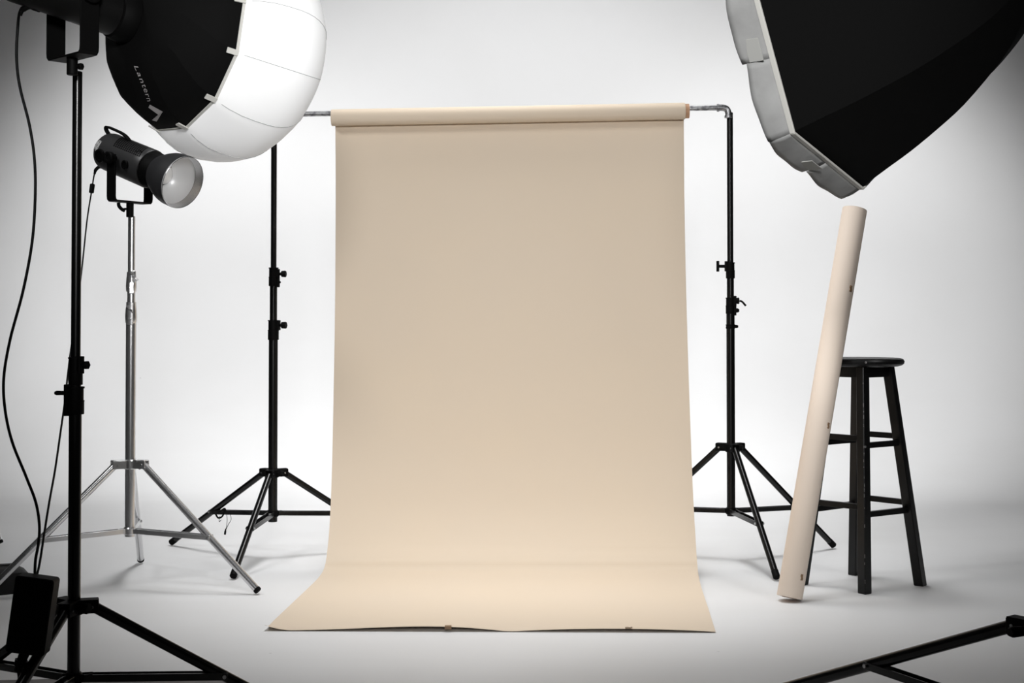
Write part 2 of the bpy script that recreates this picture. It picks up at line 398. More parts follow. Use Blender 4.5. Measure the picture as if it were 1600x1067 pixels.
# --- large black stand in the left foreground
Y4 = 3.24; B4 = Vector((P(118.3, 560, Y4).x, Y4, 0)); zz = lambda y: zat(y, Y4)
def pol(b, r, deg): return Vector((b.x+r*math.cos(math.radians(deg)), b.y+r*math.sin(math.radians(deg)), 0))
stand('tall black stand in the left foreground carrying the globe softbox light', B4, [pol(B4, .50, 15), pol(B4, .50, 142), pol(B4, .52, 261)], zz(948), zz(1059),
      [(.055, zz(625), .0142), (zz(640), zz(575), .0125), (zz(590), zz(112), .0108)],
      [(zz(647), zz(604), .0195, [(PI-.05, zz(614), 'wing', .62), (PI-.05, zz(636), 'bolt', .6)]),
       (zz(601), zz(558), .0160, [(-.5, zz(570), 'round', .7)])],
      M['tube'], M['plastic'], legr=.0125, hubr=.040, low_r=.03, jf=.64)
# --- black stand at the right edge
Y5 = 2.9; B5 = Vector((P(1591, 1030, Y5).x, Y5, 0)); zz = lambda y: zat(y, Y5)
top5 = Vector((1.182, 2.759, 1.46))
fr = G(1168, 1099)
q = fr-B5
stand('black stand cut off by the right edge of the photo, holding the octagonal softbox', B5, [fr, B5+rot(q, 2.2)*.9, B5+rot(q, -2.1)*.9], zz(978), zz(1118),
      [(.05, zz(520), .0165), (zz(540), zz(250), .0135), (zz(260), top5.z+.012, .011)],
      [(zz(545), zz(500), .020, [(0, zz(515), 'round', 1)]), (zz(275), zz(240), .017, [(0, zz(250), 'round', 1)])],
      M['tube'], M['plastic'], legr=.0135, hubr=.055, low_r=.035, jf=.50, kn_=(PI*1.12, 'wing', 1.3), top=(top5.x, top5.y, top5.z))

# ------------------------------------------------------------------ crossbar, paper roll and sheet
YR = 5.54
pl, pr = P(438, 178.5, 5.62), P(1138, 168.5, 5.58)
barL = Vector((pl.x, pl.y, pl.z)); barR = Vector((pr.x, pr.y, pr.z))
rl, rr_ = P(518, 184, YR), P(1070, 173.6, YR)
T = empty('crossbar', barR-Vector((0, 0, .03)), 'galvanised steel pipe joining the two black stands through the paper roll', 'pipe')
MB().tube(barL+Vector((.03, 0, 0)), barR-Vector((.03, 0, 0)), .0105, seg=24).build('pipe', M['galv'], T)
for e, sx in ((barL, 1), (barR, -1)):
    el = MB()
    pts = smooth([e+Vector((sx*.042, 0, 0)), e+Vector((sx*.022, 0, 0)), e+Vector((sx*.006, 0, -.006)), e+Vector((0, 0, -.022)), e+Vector((0, 0, -.034))], 5)
    el.path(pts, .0128, 20)
    el.tube(pts[0]-Vector((sx*.006, 0, 0)), pts[0]+Vector((sx*.003, 0, 0)), .0155, seg=20, bev=.001)
    el.tube(e+Vector((0, 0, -.030)), e+Vector((0, 0, -.040)), .0155, seg=20, bev=.001)
    el.build('elbow_joint', M['galv'], T)
T = empty('backdrop_paper', G(770, 988), 'wide beige paper backdrop hanging from the pipe and sweeping onto the floor', 'backdrop')
ax = (rr_-rl).normalized(); RR = .0325
# roll: a wound layer with a seam, and the cardboard core sticking out to the right
rb = MB(); x, y, n_ = frame(ax)
L = (rr_-rl).length; rings = []
for t in (0, .003, L-.003, L):
    k = RR-(.0015 if t in (0, L) else 0)
    rings.append([rl+n_*t+x*(k*math.cos(2*PI*j/48))+y*(k*math.sin(2*PI*j/48)) for j in range(48)])
rb.loft(rings); rb.build('paper_roll', M['paper'], T)
cb = MB(); ci = .017; co = .0285
cr = []
for t, r in ((L-.004, co), (L+.016, co), (L+.016, ci), (L-.02, ci)):
    cr.append([rl+n_*t+x*(r*math.cos(2*PI*j/32))+y*(r*math.sin(2*PI*j/32)) for j in range(32)])
cb.loft(cr, True, True); cb.build('cardboard_core', M['card'], T)
# sheet rows: pixel row, left x, right x, distance
rows = [(173, 524, 1068.5, 5.572), (200, 524, 1068.5, 5.568), (250, 524.3, 1069, 5.56), (300, 524.5, 1069.3, 5.555), (400, 524, 1071, 5.54), (500, 523, 1073.5, 5.515), (600, 521.3, 1076.5, 5.48),
        (700, 519.3, 1080, 5.43), (760, 517.6, 1082.3, 5.385), (800, 516, 1084.2, 5.345), (830, 514.3, 1086, 5.30), (855, 512, 1087.5, 5.25), (875, 509.5, 1089, 5.195)]
left = []; right = []
for (y_, xl, xr, Y) in rows:
    l = P(xl, y_, Y); r = P(xr, y_, Y)
    if y_ == 173:
        l.z = rl.z; r.z = rr_.z
    left.append(l); right.append(r)
for (y_, xl, xr, z) in [(890, 505.5, 1090.3, .034), (903, 497, 1092.2, .021), (918, 482, 1096, .012), (935, 464, 1101.5, .007), (952, 446, 1107.2, .004), (970, 427, 1112.8, .003), (980, 418, 1116, .003), (987.3, 413, 1118.5, .003)]:
    left.append(G(xl, y_, z)); right.append(G(xr, y_, z))
left[-1] = G(413, 984.5, .003)
left = smooth(left, 5); right = smooth(right, 5); NR = len(left); NC = 120
def hump(u):
    v = 0
    if u < .535: v = .0135*math.sin(PI*(max(0, (u-.045))/.49)**1.6) if u > .045 else 0
    elif u > .56: v = .0085*math.sin(PI*((u-.56)/.44))**.8 if u < .999 else 0
    return max(v, 0)
grid = []
fy = right[-1].y
for i in range(NR):
    row = []
    for j in range(NC+1):
        u = j/NC; p = left[i].lerp(right[i], u)
        dist = max(0, p.y-fy) if p.z < .05 else 9
        k = max(0, 1-dist/.22); k = k*k*(3-2*k)
        p.z += hump(u)*k
        # curled near-left corner
        if p.z < .05:
            dc = (Vector((p.x, p.y, 0))-Vector((left[-1].x, left[-1].y, 0))).length
            kk = max(0, 1-dc/.085); p.z += .016*kk*kk
        # slow ripple of the hanging sheet
        if 0.1 < p.z < 1.6: p.y += .004*math.sin(u*5+p.z*2.1)*min(1, (1.6-p.z)*1.5)
        row.append(p)
    grid.append(row)
sb = MB(); W_ = NC+1
sb.add([p for r in grid for p in r], [(i*W_+j, i*W_+j+1, (i+1)*W_+j+1, (i+1)*W_+j) for i in range(NR-1) for j in range(NC)])
sh = sb.build('hanging_sheet', M['paper'], T, angle=180)
# scraps of tape on the near edge
def on_edge(px):
    best = min(grid[-1], key=lambda p: abs((p.x/p.y)*F+800-px)); return best
for px, w_, m_ in ((700, .020, M['tape']), (983, .016, M['edge'])):
    p = on_edge(px); t = MB(); c = p+Vector((0, .004, .0022))
    if px == 700:
        t.box(c, (w_/2, .009, .0006), None, .002); t.box(p+Vector((0, -.0012, -.0022)), (w_/2, .0006, .0052))
    else:
        for k in range(5):
            t.box(c+Vector(((k-2)*.0042, random.uniform(-.002, .004), random.uniform(0, .002))), (.0022, .004, .0012+random.random()*.0012), None, .0008)
    t.build('tape_scrap', m_, T)

# ------------------------------------------------------------------ stool
SCN = Vector((1.234, 5.035, 0)); ST = empty('bar_stool', SCN, 'tall black wooden bar stool with a round seat behind the leaning paper roll', 'stool')
zs = zat(559, 5.035)
sp = [(0, .128), (.004, .141), (.010, .148), (.018, .1495), (.025, .146), (.029, .136), (.029, .110), (.026, .06)]
sm = MB().lathe(SCN+Vector((0, 0, zs-.029)), (0, 0, 1), sp, 64)
sm.build('seat', M['wood'], ST)
ctr = [G(1351, 927), G(1438, 914.5), G(1335, 898), G(1252.5, 913)]
tops = []
for ft in ctr:
    h = (ft-SCN); h.z = 0; h.normalize(); tops.append(SCN+h*.098+Vector((0, 0, zs-.030)))
legax = []
for k, (ft, tp) in enumerate(zip(ctr, tops)):
    hd = (tp-SCN); hd.z = 0; hd.normalize(); 
    a45 = rot(hd, PI/4); b45 = rot(hd, -PI/4)
    s_ = .0165
    # square leg splayed outwards, arris facing out as in the photo; its foot cut level with the floor
    rings = []
    for q, sc_ in ((ft, 1.0), (ft.lerp(tp, .004), 1.06), (tp, 1.0)):
        cc = []
        for sa, sb2 in ((1, 1), (-1, 1), (-1, -1), (1, -1)):
            for (ea, eb) in (((1, .85), (.85, 1)) if (sa*sb2 > 0) else ((.85, 1), (1, .85))):
                cc.append(Vector((q.x, q.y, q.z))+a45*(s_*sc_*sa*ea)+b45*(s_*sc_*sb2*eb))
        rings.append(cc)
    lo = MB().loft(rings).build('leg', M['wood'], ST, angle=20)
    legax.append((ft, tp))
    if k == 0:  # worn arris of the near leg
        wv = MB(); d = (tp-ft); out = -hd
        for q in range(34):
            t0 = .06+.9*q/34+random.uniform(-.006, .006); ln = random.uniform(.002, .009)
            if random.random() < .35: continue
            c = ft.lerp(tp, t0)+hd*(s_*1.33)
            wv.box(c+Vector((random.uniform(-.001, .001), 0, 0)), (.0011, .0011, ln), (rot(hd, PI/2), hd, d.normalized()))
        wv.build('worn_edge', M['scuff'], ST)
def along(k, z):
    ft, tp = legax[k]; return ft.lerp(tp, z/tp.z)
za, zb, zc, zd = zat(681.5, 5.03), zat(692, 5.03), zat(785.5, 5.03), zat(797, 5.03)
for (i, j, z) in ((3, 0, za), (1, 2, za), (0, 1, zb), (2, 3, zb), (3, 0, zc), (1, 2, zc), (0, 1, zd), (2, 3, zd)):
    p0, p1 = along(i, z), along(j, z); d = (p1-p0).normalized()
    r = MB(); r.box((p0+p1)/2, ((p1-p0).length/2-.006, .0085, .0098), (d, Vector((0, 0, 1)).cross(d), Vector((0, 0, 1))), .004)
    r.build('rung', M['wood'], ST)
for k in range(4):
    p0, p1 = tops[k], tops[(k+1) % 4]; d = (p1-p0).normalized()
    MB().box((p0+p1)/2+Vector((0, 0, -.017)), ((p1-p0).length/2-.005, .009, .0195), (d, Vector((0, 0, 1)).cross(d), Vector((0, 0, 1))), .002).build('apron', M['wood'], ST)
sb = MB(); pt = SCN+Vector((-.02, -.1495, zs-.012)); sb.tube(pt, pt+Vector((0, -.0012, 0)), .004, seg=12); sb.build('chipped_paint', M['scuff'], ST)
pt = along(0, zb)+Vector((0, -.024, -.002)); MB().tube(pt, pt+Vector((-.0, -.002, 0)), .004, seg=10).build('screw', M['bolt'], ST)

# ------------------------------------------------------------------ leaning roll of pale paper
r0 = .0425
cb0 = P(1233.5, 929.5, 4.765); cb0.z = 0
ct = P(1335.5, 327, 4.985)
d = (ct-cb0).normalized(); tilt = math.sqrt(max(0, 1-d.z*d.z)); cb0.z = r0*tilt+.001
d = (ct-cb0).normalized(); x, y, n_ = frame(d)
T = empty('paper_tube_roll', cb0, 'pale beige paper roll leaning upright against the black stool', 'paper roll')
L = (ct-cb0).length
ri = .031
rg = []
for t, r in ((.004, ri), (.0015, r0-.004), (.0, r0-.001), (.002, r0), (L-.002, r0), (L, r0-.001), (L, ri), (L-.05, ri)):
    rg.append([cb0+n_*t+x*(r*math.cos(2*PI*j/64))+y*(r*math.sin(2*PI*j/64)) for j in range(64)])
MB().loft(rg).build('rolled_paper', M['paper2'], T)
rg = []
for t, r in ((-.0015, ri), (-.0015, ri-.006), (L-.001, ri-.006), (L-.001, ri)):
    rg.append([cb0+n_*t+x*(r*math.cos(2*PI*j/40))+y*(r*math.sin(2*PI*j/40)) for j in range(40)])
MB().loft(rg, True, False).build('cardboard_core', M['card'], T)
seam_dir = None
for (px, py, hw, hh) in ((1329.5, 451, .006, .011), (1294.5, 665, .005, .010), (1253, 902, .005, .010)):
    # find the point of the tube surface seen at this pixel
    rd = ray(px, py).normalized(); o = Vector((0, 0, EYE)); wv = o-cb0
    A = rd-n_*rd.dot(n_); Bq = wv-n_*wv.dot(n_); a_ = A.dot(A); b2 = 2*A.dot(Bq); c_ = Bq.dot(Bq)-(r0+.0004)**2
    disc = b2*b2-4*a_*c_
    if disc < 0: disc = 0
    hit = o+rd*((-b2-math.sqrt(disc))/(2*a_)); tt = (hit-cb0).dot(n_); rad = (hit-cb0-n_*tt).normalized(); ang0 = math.atan2(rad.dot(y), rad.dot(x))
    t = MB(); rows_ = []
    for k in range(4):
        tk = tt-hh+2*hh*k/3
        rows_.append([cb0+n_*tk+(x*math.cos(a)+y*math.sin(a))*(r0+.0007) for a in [ang0+(-hw+2*hw*q/4+.002*math.sin(k*2))/r0 for q in range(5)]])
    t.loft(rows_, False, False, closed=False)
    o_ = t.build('tape_scrap', M['tape'], T); s_m = o_.modifiers.new('thickness', 'SOLIDIFY'); s_m.thickness = .0006

# ------------------------------------------------------------------ globe softbox and its light
S4 = F/3.40
cL = P(291, 57, 3.40)
uR, uD = .956, -.292          # facing right and slightly down in view
n4 = view_dir(cL, .864*uR, .864*uD, .503)
V4 = view_dir(cL, -.292, -.956, 0)
B4v = view_dir(cL, .503*uR, .503*uD, -.864)
k4 = 1/S4
def Lp(alpha, t, r): return cL+n4*(t*k4)+(V4*math.sin(alpha)+B4v*math.cos(alpha))*(r*k4)
backp = [(-103, 44), (-101, 62), (-95, 80), (-78, 106), (-60, 124), (-42, 137), (-22, 147), (0, 153)]
TW = [(-112, -22), (-90, -19), (-73, -15), (-60, -10), (-35, -4), (0, 0)]
def tw(t): return math.radians(interp(TW, t))
bps = [(v.x, v.y) for v in smooth([(t, r, 0) for t, r in backp], 3)]
T = empty('globe_softbox', cL, 'globe shaped softbox, black back and glowing white front, on the foreground light', 'softbox')
def poly_ring(fn, N, t, r, sub=4, a0=0.0, sag=0.0):
    out = []
    for k in range(N):
        p = fn(a0+2*PI*k/N, t, r); q = fn(a0+2*PI*(k+1)/N, t, r); c = fn(0, t, 0)
        for m_ in range(sub):
            f = m_/sub; v = p.lerp(q, f); g = sag*4*f*(1-f)
            out.append(v+(v-c)*g)
    return out
MB().loft([poly_ring(Lp, 12, t, r, 4, tw(t), .016*min(1, -t/25)) for t, r in bps], True, False).build('black_back', M['cloth'], T, angle=11)
# white front: a flattened dome
dome = [(0, 152), (8, 161), (20, 169), (40, 177), (62, 180.5), (85, 182)]+[(85+129*math.sin(a), 182*math.cos(a)) for a in [PI/2*i/14 for i in range(1, 14)]]+[(213.5, 6)]
MB().loft([poly_ring(Lp, 12, t, r, 6, 0, .028*min(1, t/60)) for t, r in dome], False, True).build('white_diffuser', M['glow'], T, angle=60)
sm = MB()
for k in range(12):
    sm.path([Lp(2*PI*k/12, t, r+.4) for t, r in dome[1:]], .0007, 6)
sm.build('diffuser_seams', M['seam'], T)
rm = MB(); pr_ = [Lp(2*PI*k/12, 0, 153.5) for k in range(12)]
for k in range(12): rm.strap([pr_[k], pr_[k].lerp(pr_[(k+1) % 12], .5), pr_[(k+1) % 12]], n4, .0042, .0014)
rm.build('rim_piping', M['rimcloth'], T)
for k in range(12):
    tb = MB(); a = 2*PI*k/12; p = Lp(a, 1, 155.0); q = Lp(a, -17, 150.5); rad = (V4*math.sin(a)+B4v*math.cos(a)); td = n4.cross(rad)
    dd = (q-p).normalized(); tb.box((p+q)/2+rad*.001, ((q-p).length/2, .0065, .0016), (dd, td, dd.cross(td)), .001)
    tb.build('rib_tab', M['rimcloth'], T)
# printed word and chevron on one black panel
def panel(s, t):   # s: 0 at the rib near the lens side (alpha 60), 1 at alpha 90
    r = interp(bps, t); w_ = tw(t); p = Lp(PI/3+w_, t, r); q = Lp(PI/2+w_, t, r); c = Lp(5*PI/12, t, 0)
    v = p.lerp(q, s); v = v+(v-c)*(.016*min(1, -t/25)*4*s*(1-s)); nrm = (Lp(5*PI/12+w_, t, 10)-c).normalized()-n4*.5
    return v+nrm.normalized()*.0022
tcu = bpy.data.curves.new('print', 'FONT'); tcu.body = 'Lantern'; tcu.size = 1; tcu.shear = .3; tcu.space_character = 1.15
tob = bpy.data.objects.new('print', tcu); COL.objects.link(tob); bpy.context.view_layer.update()
tme = bpy.data.meshes.new_from_object(tob); bpy.data.objects.remove(tob)
xs = [v.co.x for v in tme.vertices]; xm = max(xs)
t0, t1 = -96.0, -60.0
mbt = MB(); mbt.add([panel(.54-.27*v.co.y, t0+(t1-t0)*v.co.x/xm) for v in tme.vertices], [tuple(p.vertices) for p in tme.polygons])
mbt.build('lettering', M['print'], T)
lg = MB()
def pp(x_, y_): return panel(y_, x_)
lg.add([pp(-56, .50), pp(-53, .60), pp(-39, .40), pp(-41, .20)], [(0, 1, 2, 3)])
lg.add([pp(-41, .20), pp(-39, .40), pp(-32, .74), pp(-28, .62)], [(0, 1, 2, 3)])
lg.build('chevron_mark', M['print'], T)

def yoke(T, piv, w, nh, half, drop, hw, spigot_len, mt, th=.0022, knobdir=None, ks=1.0):
    """U bracket hanging from both sides of a lamp housing"""
    up = Vector((0, 0, 1)); c = .016
    pts = []
    a = piv-w*half; b = piv+w*half
    def corner(sx):
        base = piv+w*half*sx-up*drop
        return [base+up*c, base+up*c*.35-w*sx*c*.1, base+up*.0-w*sx*c*.45+up*c*.02, base-w*sx*c]
    L_ = [a+up*.012]+corner(-1)+list(reversed(corner(1)))+[b+up*.012]
    y_ = MB().strap(L_, nh, hw, th)
    yo = y_.build('yoke', mt, T)
    for s_ in (-1, 1):
        kb = MB(); o = piv+w*half*s_
        kb.tube(o-w*s_*.022, o+w*s_*.004, .010, seg=16)
        kb.lathe(o, w*s_, [(0, .016), (.004, .021), (.016, .021), (.019, .017), (.019, .010), (.016, .008)], 28)
        kb.build('tilt_knob', M['plastic'], yo)
    sb = MB(); bot = piv-up*drop
    sb.tube(bot+up*.004, bot-up*spigot_len, .0135*ks, seg=20, bev=.0015)
    so = sb.build('stand_socket', M['plastic'], yo)
    kb = MB()
    if knobdir is not None: knob(kb, bot-up*spigot_len*.55+knobdir*.012*ks, knobdir, 'round', .62*ks)
    kb.build('socket_knob', M['plastic'], yo)
    return bot-up*spigot_len

T = empty('studio_light', cL+n4*(-200*k4), 'big black studio light on the left foreground stand, behind the globe softbox', 'studio light')
q = lambda t: cL+n4*(t*k4)
bd = MB(); bd.lathe(cL, n4, [(-298*k4, 18*k4), (-296*k4, 26*k4), (-288*k4, 30*k4), (-200*k4, 32*k4), (-135*k4, 34.5*k4), (-132*k4, 34.5*k4), (-130*k4, 33*k4)], 48)
bd.build('housing', M['lightdark'], T)
MB().lathe(cL, n4, [(-131*k4, 33*k4), (-129*k4, 37*k4), (-120*k4, 40*k4), (-106*k4, 41.5*k4), (-104*k4, 41*k4)], 48).build('mount_ring', M['plastic'], T)
n4h = Vector((n4.x, n4.y, 0)).normalized(); w4 = n4h.cross(Vector((0, 0, 1)))
piv = q(-196)
# put the yoke exactly over the pole
piv = piv+Vector((0, 0, 0))
end4 = yoke(T, piv, w4, n4h, 49*k4, 85*k4, 15*k4, 26*k4, M['plastic'], knobdir=Vector((.9, -.3, 0)).normalized(), ks=.9)
off4 = Vector((B4.x, B4.y, 0))-Vector((piv.x, piv.y, 0))
cp = P(52, 11, piv.y-.09)

# ------------------------------------------------------------------ small light with reflector bowl
cS = P(285.4, 285.2, 4.87)
S3 = F/4.9; k3 = 1/S3
nS = view_dir(cS, .719*.92, -.719*.39, -.695)
T = empty('studio_light', cS+nS*(-123*k3), 'smaller black studio light with a silver reflector bowl on the chrome stand', 'studio light')
lt = lambda prof, mt, name, par=T, seg=56, c0=True, c1=True: MB().lathe(cS, nS, [(a*k3, b*k3) for a, b in prof], seg, c0, c1).build(name, mt, par)
H = lt([(-183, 14), (-182, 24), (-177, 29.5), (-170, 31), (-90, 31.5), (-74, 31.5), (-72, 30.5), (-72, 27)], M['lightbody'], 'housing')
lt([(-72, 28), (-70, 29.5), (-54, 29.5), (-50, 27.5)], M['plastic'], 'mount_ring')
ro = lt([(-54, 22), (-53, 27.5), (-46, 31), (-36, 36), (-26, 39.8), (-18, 41.3), (0, 41.8), (.5, 41), (-18, 40.3), (-26, 38.6), (-36, 34.8), (-45, 29), (-51, 20), (-52, 14)], M['refl'], 'reflector_bowl', c0=False, c1=False)
lt([(-53.5, 28.2), (-46, 31.6), (-36, 36.6), (-26, 40.4), (-18, 41.9), (-1, 42.3)], M['refl_out'], 'reflector_shell', c0=False, c1=False)
lt([(-54, 17), (-48, 17)]+[(-48+17*math.sin(a), 17*math.cos(a)) for a in [PI/2*i/8 for i in range(1, 8)]]+[(-31, .5)], M['glass'], 'glass_dome')
lt([(.6, 42.2), (1.4, 41.4), (0, 40.6), (-13, 39.6), (-14.5, 38.9), (-15.5, 39.6)], M['chrome'], 'reflector_lip', c0=False, c1=False)
xh, yh, _ = frame(nS)   # xh horizontal, yh up-ish
def Sp(ang, t, r): return cS+nS*(t*k3)+(xh*math.sin(ang)+yh*math.cos(ang))*(r*k3)
sgn = -1 if (xh.y > 0) else 1
if sgn < 0: Sp_ = lambda a, t, r: Sp(-a, t, r)
else: Sp_ = Sp
# vent holes on the top of the housing facing the camera
vh = MB()
for i in range(15):
    for j in range(8):
        a = math.radians(12+j*6.3); t = -146+i*4.3+j*1.1
        if (i < 2 and j > 5-i): pass
        p = Sp_(a, t, 31.5); nn = (Sp_(a, t, 40)-p).normalized()
        vh.tube(p-nn*.0008, p+nn*.0005, .0034, seg=8)
vh.build('vent_holes', M['cable'], H)
vb = MB()
for (ta, tb, aa, ab) in ((-90, -87, 38, 46), (-87, -80, 38, 41), (-93, -90, 52, 44)):
    p = Sp_(math.radians(aa), ta, 31.6); q2 = Sp_(math.radians(ab), tb, 31.6); vb.path([p, q2], .0022, 6)
vb.build('vent_mark', M['cable'], H)
hd = MB(); hp = [Sp_(.25, -176, 27), Sp_(.25, -184, 34), Sp_(.25, -182, 39), Sp_(.25, -166, 39.5), Sp_(.25, -145, 38.5), Sp_(.25, -134, 35.5), Sp_(.25, -127, 31)]
hd.strap(smooth(hp, 4), xh, .0085, .0038); hd.build('carry_handle', M['plastic'], T)
lb = MB(); rws = []
for k in range(4):
    t = -176+k*3.2; rws.append([Sp_(math.radians(58+q_*7), t, 31.6 if t > -172 else 31.0) for q_ in range(6)])
lb.loft(rws, False, False, closed=False); o_ = lb.build('sticker', M['label'], H); sd_ = o_.modifiers.new('thickness', 'SOLIDIFY'); sd_.thickness = .0006
# control dials on the near side
for (a, t, r_) in ((100, -158, .024), (88, -141, .011), (95, -98, .016)):
    p = Sp_(math.radians(a), t, 30.5); nn = (Sp_(math.radians(a), t, 40)-p).normalized()
    MB().lathe(p, nn, [(0, r_), (.007, r_), (.009, r_*.85), (.009, r_*.62), (.006, r_*.58)], 24).build('dial', M['plastic'], H)
nSh = Vector((nS.x, nS.y, 0)).normalized(); wS = Vector((0, 0, 1)).cross(nSh)
pivS = cS+nS*(-123*k3)
endS = yoke(T, pivS, wS, nSh, 39*k3, 67*k3, 9.6*k3, 24*k3, M['plastic'], th=.003, knobdir=None, ks=.95)
kb = MB(); kp = endS+Vector((0, 0, .030)); kb.tube(kp, kp+Vector((-.020, -.006, -.002)), .004, seg=10)
kb.path(smooth([kp+Vector((-.016, -.006, -.008)), kp+Vector((-.026, -.008, -.003)), kp+Vector((-.036, -.009, .008)), kp+Vector((-.038, -.009, .020))], 4), .0062, 10)
kb.build('socket_lever', M['plastic'], T)

# ------------------------------------------------------------------ octagonal softbox, upper right
cO = Vector((.7407, 3.12, 1.6534)); k8 = 1.0
n8 = Vector((-.77335, .63373, -.018125)).normalized()       # the way it faces: left and away
V8 = Vector((.08143, .07094, -.99415)); V8 = (V8-n8*V8.dot(n8)).normalized()
B8v = n8.cross(V8)
if B8v.y > 0: B8v = -B8v
def Op(beta, t, r): return cO-n8*t+(V8*math.cos(beta)+B8v*math.sin(beta))*r
T = empty('octagonal_softbox', cO, 'large octagonal softbox with black outside and pale skirt, upper right corner', 'softbox')
op = [(0, .425), (.0617, .389), (.1185, .3565), (.182, .315), (.2437, .2698), (.3121, .2048), (.352, .158), (.3775, .113), (.389, .080), (.393, .060)]
MB().loft([poly_ring(Op, 8, t, r, 5, 0, -.018*(1-abs(t-.14)/.31)) for t, r in [(v.x, v.y) for v in smooth([(t, r, 0) for t, r in op], 3)]], False, True).build('black_shell', M['cloth'], T, angle=14)
MB().lathe(cO, -n8, [(.394, .066), (.396, .071), (.412, .071), (.415, .065)], 40).build('speed_ring', M['plastic'], T)
# pale piping, skirt with a wavy free edge, hook-and-loop tabs
pv = [Op(2*PI*k/8, 0, .4275) for k in range(8)]
rp = MB()
for k in range(8): rp.strap([pv[k], pv[k].lerp(pv[(k+1) % 8], .5), pv[(k+1) % 8]], n8, .0058, .0028)
rp.build('rim_piping', M['rimcloth'], T)
for k in range(8):
    for h_ in range(2):
        rings = []; a, b2_ = pv[k], pv[(k+1) % 8]; u0_ = h_*.5; NQ = 12
        cen = cO
        for q_ in range(NQ+1):
            u = u0_+.5*q_/NQ; p = a.lerp(b2_, u); rad = (p-cen).normalized()
            e = .5*q_/NQ*2      # 0..1 along this half
            dep = .050+.007*math.sin(PI*e)+(.010 if (h_ == 1) else 0)*(1-e)
            flare = .020+.004*math.sin(PI*e)
            col = []
            for m_ in range(6):
                g = m_/5
                col.append(p+n8*(dep*g)+rad*(flare*g+.004*math.sin(PI*g)-.0015-.0015*math.sin(u*23+g*4)*g))
            rings.append(col)
        s_ = MB(); s_.loft(rings, False, False, closed=False); o_ = s_.build('skirt', M['lipcloth'], T, angle=60)
        md = o_.modifiers.new('thickness', 'SOLIDIFY'); md.thickness = .0012
for k in range(8):
    a, b2_ = pv[k], pv[(k+1) % 8]; p = a.lerp(b2_, .58); rad = (p-cO).normalized(); td = (b2_-a).normalized(); nr = td.cross(n8).normalized()
    if nr.dot(rad) < 0: nr = -nr
    MB().box(p+n8*.027+nr*.016, (.024, .016, .0010), (td, n8, nr), .001).build('fastening_tab', M['tabcloth'], T)
dfm = MB(); dfm.loft([[cO+n8*.004+(p-cO)*g for p in [Op(2*PI*k/8, 0, .420) for k in range(8)]] for g in (.02, .5, 1)], True, False); o_ = dfm.build('front_diffuser', M['diff'], T)
o_.modifiers.new('thickness', 'SOLIDIFY').thickness = .001
# its light
T = empty('studio_light', cO-n8*.56, 'black studio light behind the octagonal softbox, beyond the right edge', 'studio light')
MB().lathe(cO, -n8, [(.418, .056), (.436, .062), (.456, .053), (.70, .050), (.72, .042), (.724, .022)], 40).build('housing', M['lightbody'], T)
n8h = Vector((n8.x, n8.y, 0)).normalized(); w8 = n8h.cross(Vector((0, 0, 1)))
pv8 = cO-n8*.57
end8 = yoke(T, pv8, w8, n8h, .085, .135, .02, .05, M['plastic'], knobdir=Vector((1, 0, 0)))

# ------------------------------------------------------------------ control box hung on the foreground stand
cc = [P(31, 899, 3.05), P(88.5, 901, 3.05), P(75, 1021, 3.05), P(11, 1017, 3.05)]
ctrb = sum(cc, Vector())/4; ux = (cc[1]+cc[2]-cc[0]-cc[3]).normalized(); uz = (cc[0]+cc[1]-cc[2]-cc[3]).normalized(); ux = (ux-uz*ux.dot(uz)).normalized(); uy = uz.cross(ux)
hx = ((cc[1]-cc[0]).length+(cc[2]-cc[3]).length)/4; hz = ((cc[0]-cc[3]).length+(cc[1]-cc[2]).length)/4
T = empty('power_supply_box', ctrb, 'flat black power supply box hanging on the left foreground stand', 'power supply')
MB().box(ctrb, (hx, hz, .022), (ux, uz, -uy), .007).build('box_body', M['plastic'], T)
cn = MB(); p = ctrb-uz*hz-ux*.004; cn.tube(p+uz*.004-ux*.0, p-uz*.018-ux*.006, .012, .010, seg=16); cn.tube(p-uz*.018-ux*.006, p-uz*.030-ux*.008, .0145, .013, seg=8); cn.tube(p-uz*.030-ux*.008, p-uz*.042-ux*.010, .009, seg=12)
cn.build('plug', M['plastic'], T)
st = MB(); s0 = ctrb+ux*hx*.4+uz*hz*.35+Vector((0, .02, 0)); s1 = P(96, 952, 3.22)
st.strap([s0, (s0+s1)/2+Vector((0, 0, -.01)), s1], Vector((0, 0, 1)), .010, .0012); st.build('hanging_strap', M['bag'], T)
cdn = MB(); p2 = p-uz*.040-ux*.010
cdn.path(smooth([p2, p2-uz*.03+ux*.002, P(-8, 1085, 3.0), P(-40, 1120, 3.0)], 6), .0035, 10)
cdn.build('mains_lead', M['cable'], T)

# ------------------------------------------------------------------ cables
def cable(label, pts, r, name='power_cable', extra=None, group=None):
    T = empty(name, Vector(pts[0]), label, 'cable', group)
    MB().path(smooth(pts, 8), r, 10).build('cord', M['cable'], T); return T
yb = 3.10
A = [P(58, 12, 3.13), P(42, 9, 3.12), P(32, 16, 3.12), P(28, 40, yb), P(26, 90, yb), P(31, 135, yb), P(46, 195, yb), P(54, 250, yb), P(55, 310, yb), P(50, 380, yb), P(36, 455, yb), P(16, 530, yb), P(6, 590, yb), P(8, 640, yb), P(19, 690, yb),
     P(41, 745, yb), P(56, 785, yb), P(61.5, 820, yb), P(60, 850, yb), P(55.5, 875, yb), P(54.5, 903, 3.06)]
T = cable('thick black cable looping down from the big foreground light to the power supply box', A, .0031)
MB().path(smooth([P(62, 14, 3.14), P(46, 10, 3.12), P(35, 16, 3.12), P(31, 24, 3.12)], 5), [.008]*4+[.0065]*6+[.005]*6, 12).build('strain_relief', M['plastic'], T)
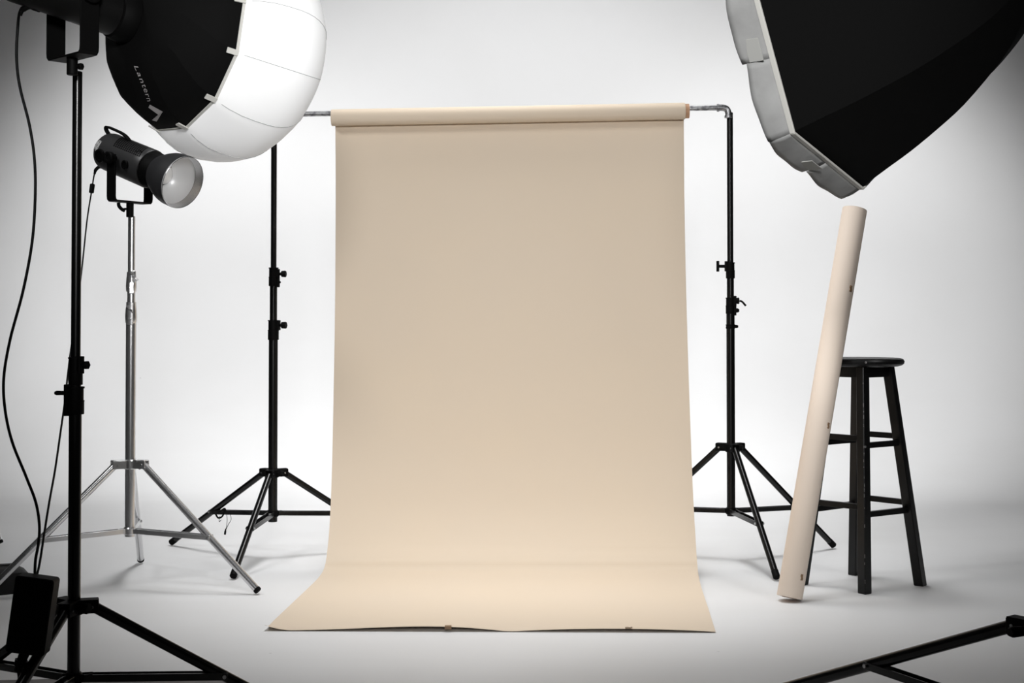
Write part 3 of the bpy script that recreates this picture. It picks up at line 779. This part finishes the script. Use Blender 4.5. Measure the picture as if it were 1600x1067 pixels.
Bc = [P(160, 262, 5.10), P(152, 262, 5.10), P(147.5, 272, 5.10), P(143, 300, 5.08), P(136, 345, 5.0), P(128, 420, 4.7), P(118, 500, 4.3), P(111, 545, 4.05), P(106, 585, 3.9), P(101, 630, 3.75), P(94, 680, 3.6), P(86, 735, 3.45), P(77, 785, 3.3), P(69, 835, 3.2), P(62, 880, 3.11), P(56.5, 903, 3.07)]
T = cable('thin black cable slanting down from the smaller light towards the power supply box', Bc, .0026)
MB().tube(P(144.6, 288, 5.09), P(142.8, 301, 5.08), .0088, seg=14, bev=.001).build('ferrite_bead', M['plastic'], T)
MB().path(smooth([P(166, 262, 5.12), P(157, 260, 5.11), P(150, 265, 5.10), P(147.8, 272, 5.10)], 4), [.008]*5+[.0062]*5+[.0045]*3, 12).build('strain_relief', M['plastic'], T)

# clip with a dangling cord on the left backdrop stand's brace
yq = 5.70
T = empty('spring_clip', P(345, 797, yq), 'small black clip with a dangling cord on the left backdrop stand brace', 'clip')
cl = MB(); cl.path(smooth([P(337, 803, yq-.03), P(341, 809, yq-.03), P(347, 807, yq-.03), P(350, 801, yq-.03)], 4), .0035, 8)
cl.path(smooth([P(341, 800, yq-.03), P(346, 798, yq-.03), P(351, 795, yq-.03), P(352, 801, yq-.03)], 4), .005, 8)
cl.build('clip_body', M['plastic'], T)
co_ = MB(); co_.path(smooth([P(354, 801, yq-.03), P(355, 812, yq-.03), P(354, 822, yq-.03), P(352.5, 829, yq-.03)], 5), .0011, 6)
co_.path(smooth([P(352.5, 829, yq-.03), P(357, 819, yq-.03), P(361, 812, yq-.03), P(360, 802, yq-.03)], 5), .0011, 6)
co_.path([P(352.8, 826, yq-.03), P(352, 831, yq-.03), P(351.5, 835, yq-.03)], [.002, .0042, .0042], 8)
co_.path(smooth([P(343, 806, yq-.03), P(342.5, 815, yq-.03), P(345.5, 812, yq-.03)], 4), .0012, 6)
co_.build('cord', M['cable'], T)

# ------------------------------------------------------------------ black bag on the floor at the left edge
T = empty('equipment_bag', G(0, 930), 'low black equipment bag on the floor behind the power supply box', 'bag')
b0, b1 = G(-60, 936), G(52, 925)
e = (b1-b0).normalized(); nb = Vector((-e.y, e.x, 0)); Lb = (b1-b0).length
bg = MB(); rings = []
for f, h_, ins in ((0, .03, .02), (.03, .06, .006), (.12, .072, 0), (.5, .078, 0), (.85, .075, 0), (.96, .062, .008), (1.0, .03, .022)):
    p = b0+e*(Lb*f)
    rings.append([p+nb*ins, p+nb*ins+Vector((0, 0, h_*.5)), p+nb*(ins+.006)+Vector((0, 0, h_*.92)), p+nb*(ins+.02)+Vector((0, 0, h_)), p+nb*.10+Vector((0, 0, h_*1.12)), p+nb*(.19-ins)+Vector((0, 0, h_)), p+nb*(.2-ins)+Vector((0, 0, h_*.5)), p+nb*(.2-ins)])
bg.loft(rings); bg.build('bag_body', M['bag'], T, angle=50)
tp_ = MB(); pts = [b0+e*(Lb*f)+nb*.10+Vector((0, 0, .0865)) for f in (.1, .3, .5, .7, .88)]
tp_.strap(pts, nb, .012, .0015); tp_.build('webbing', M['bagtop'], T)
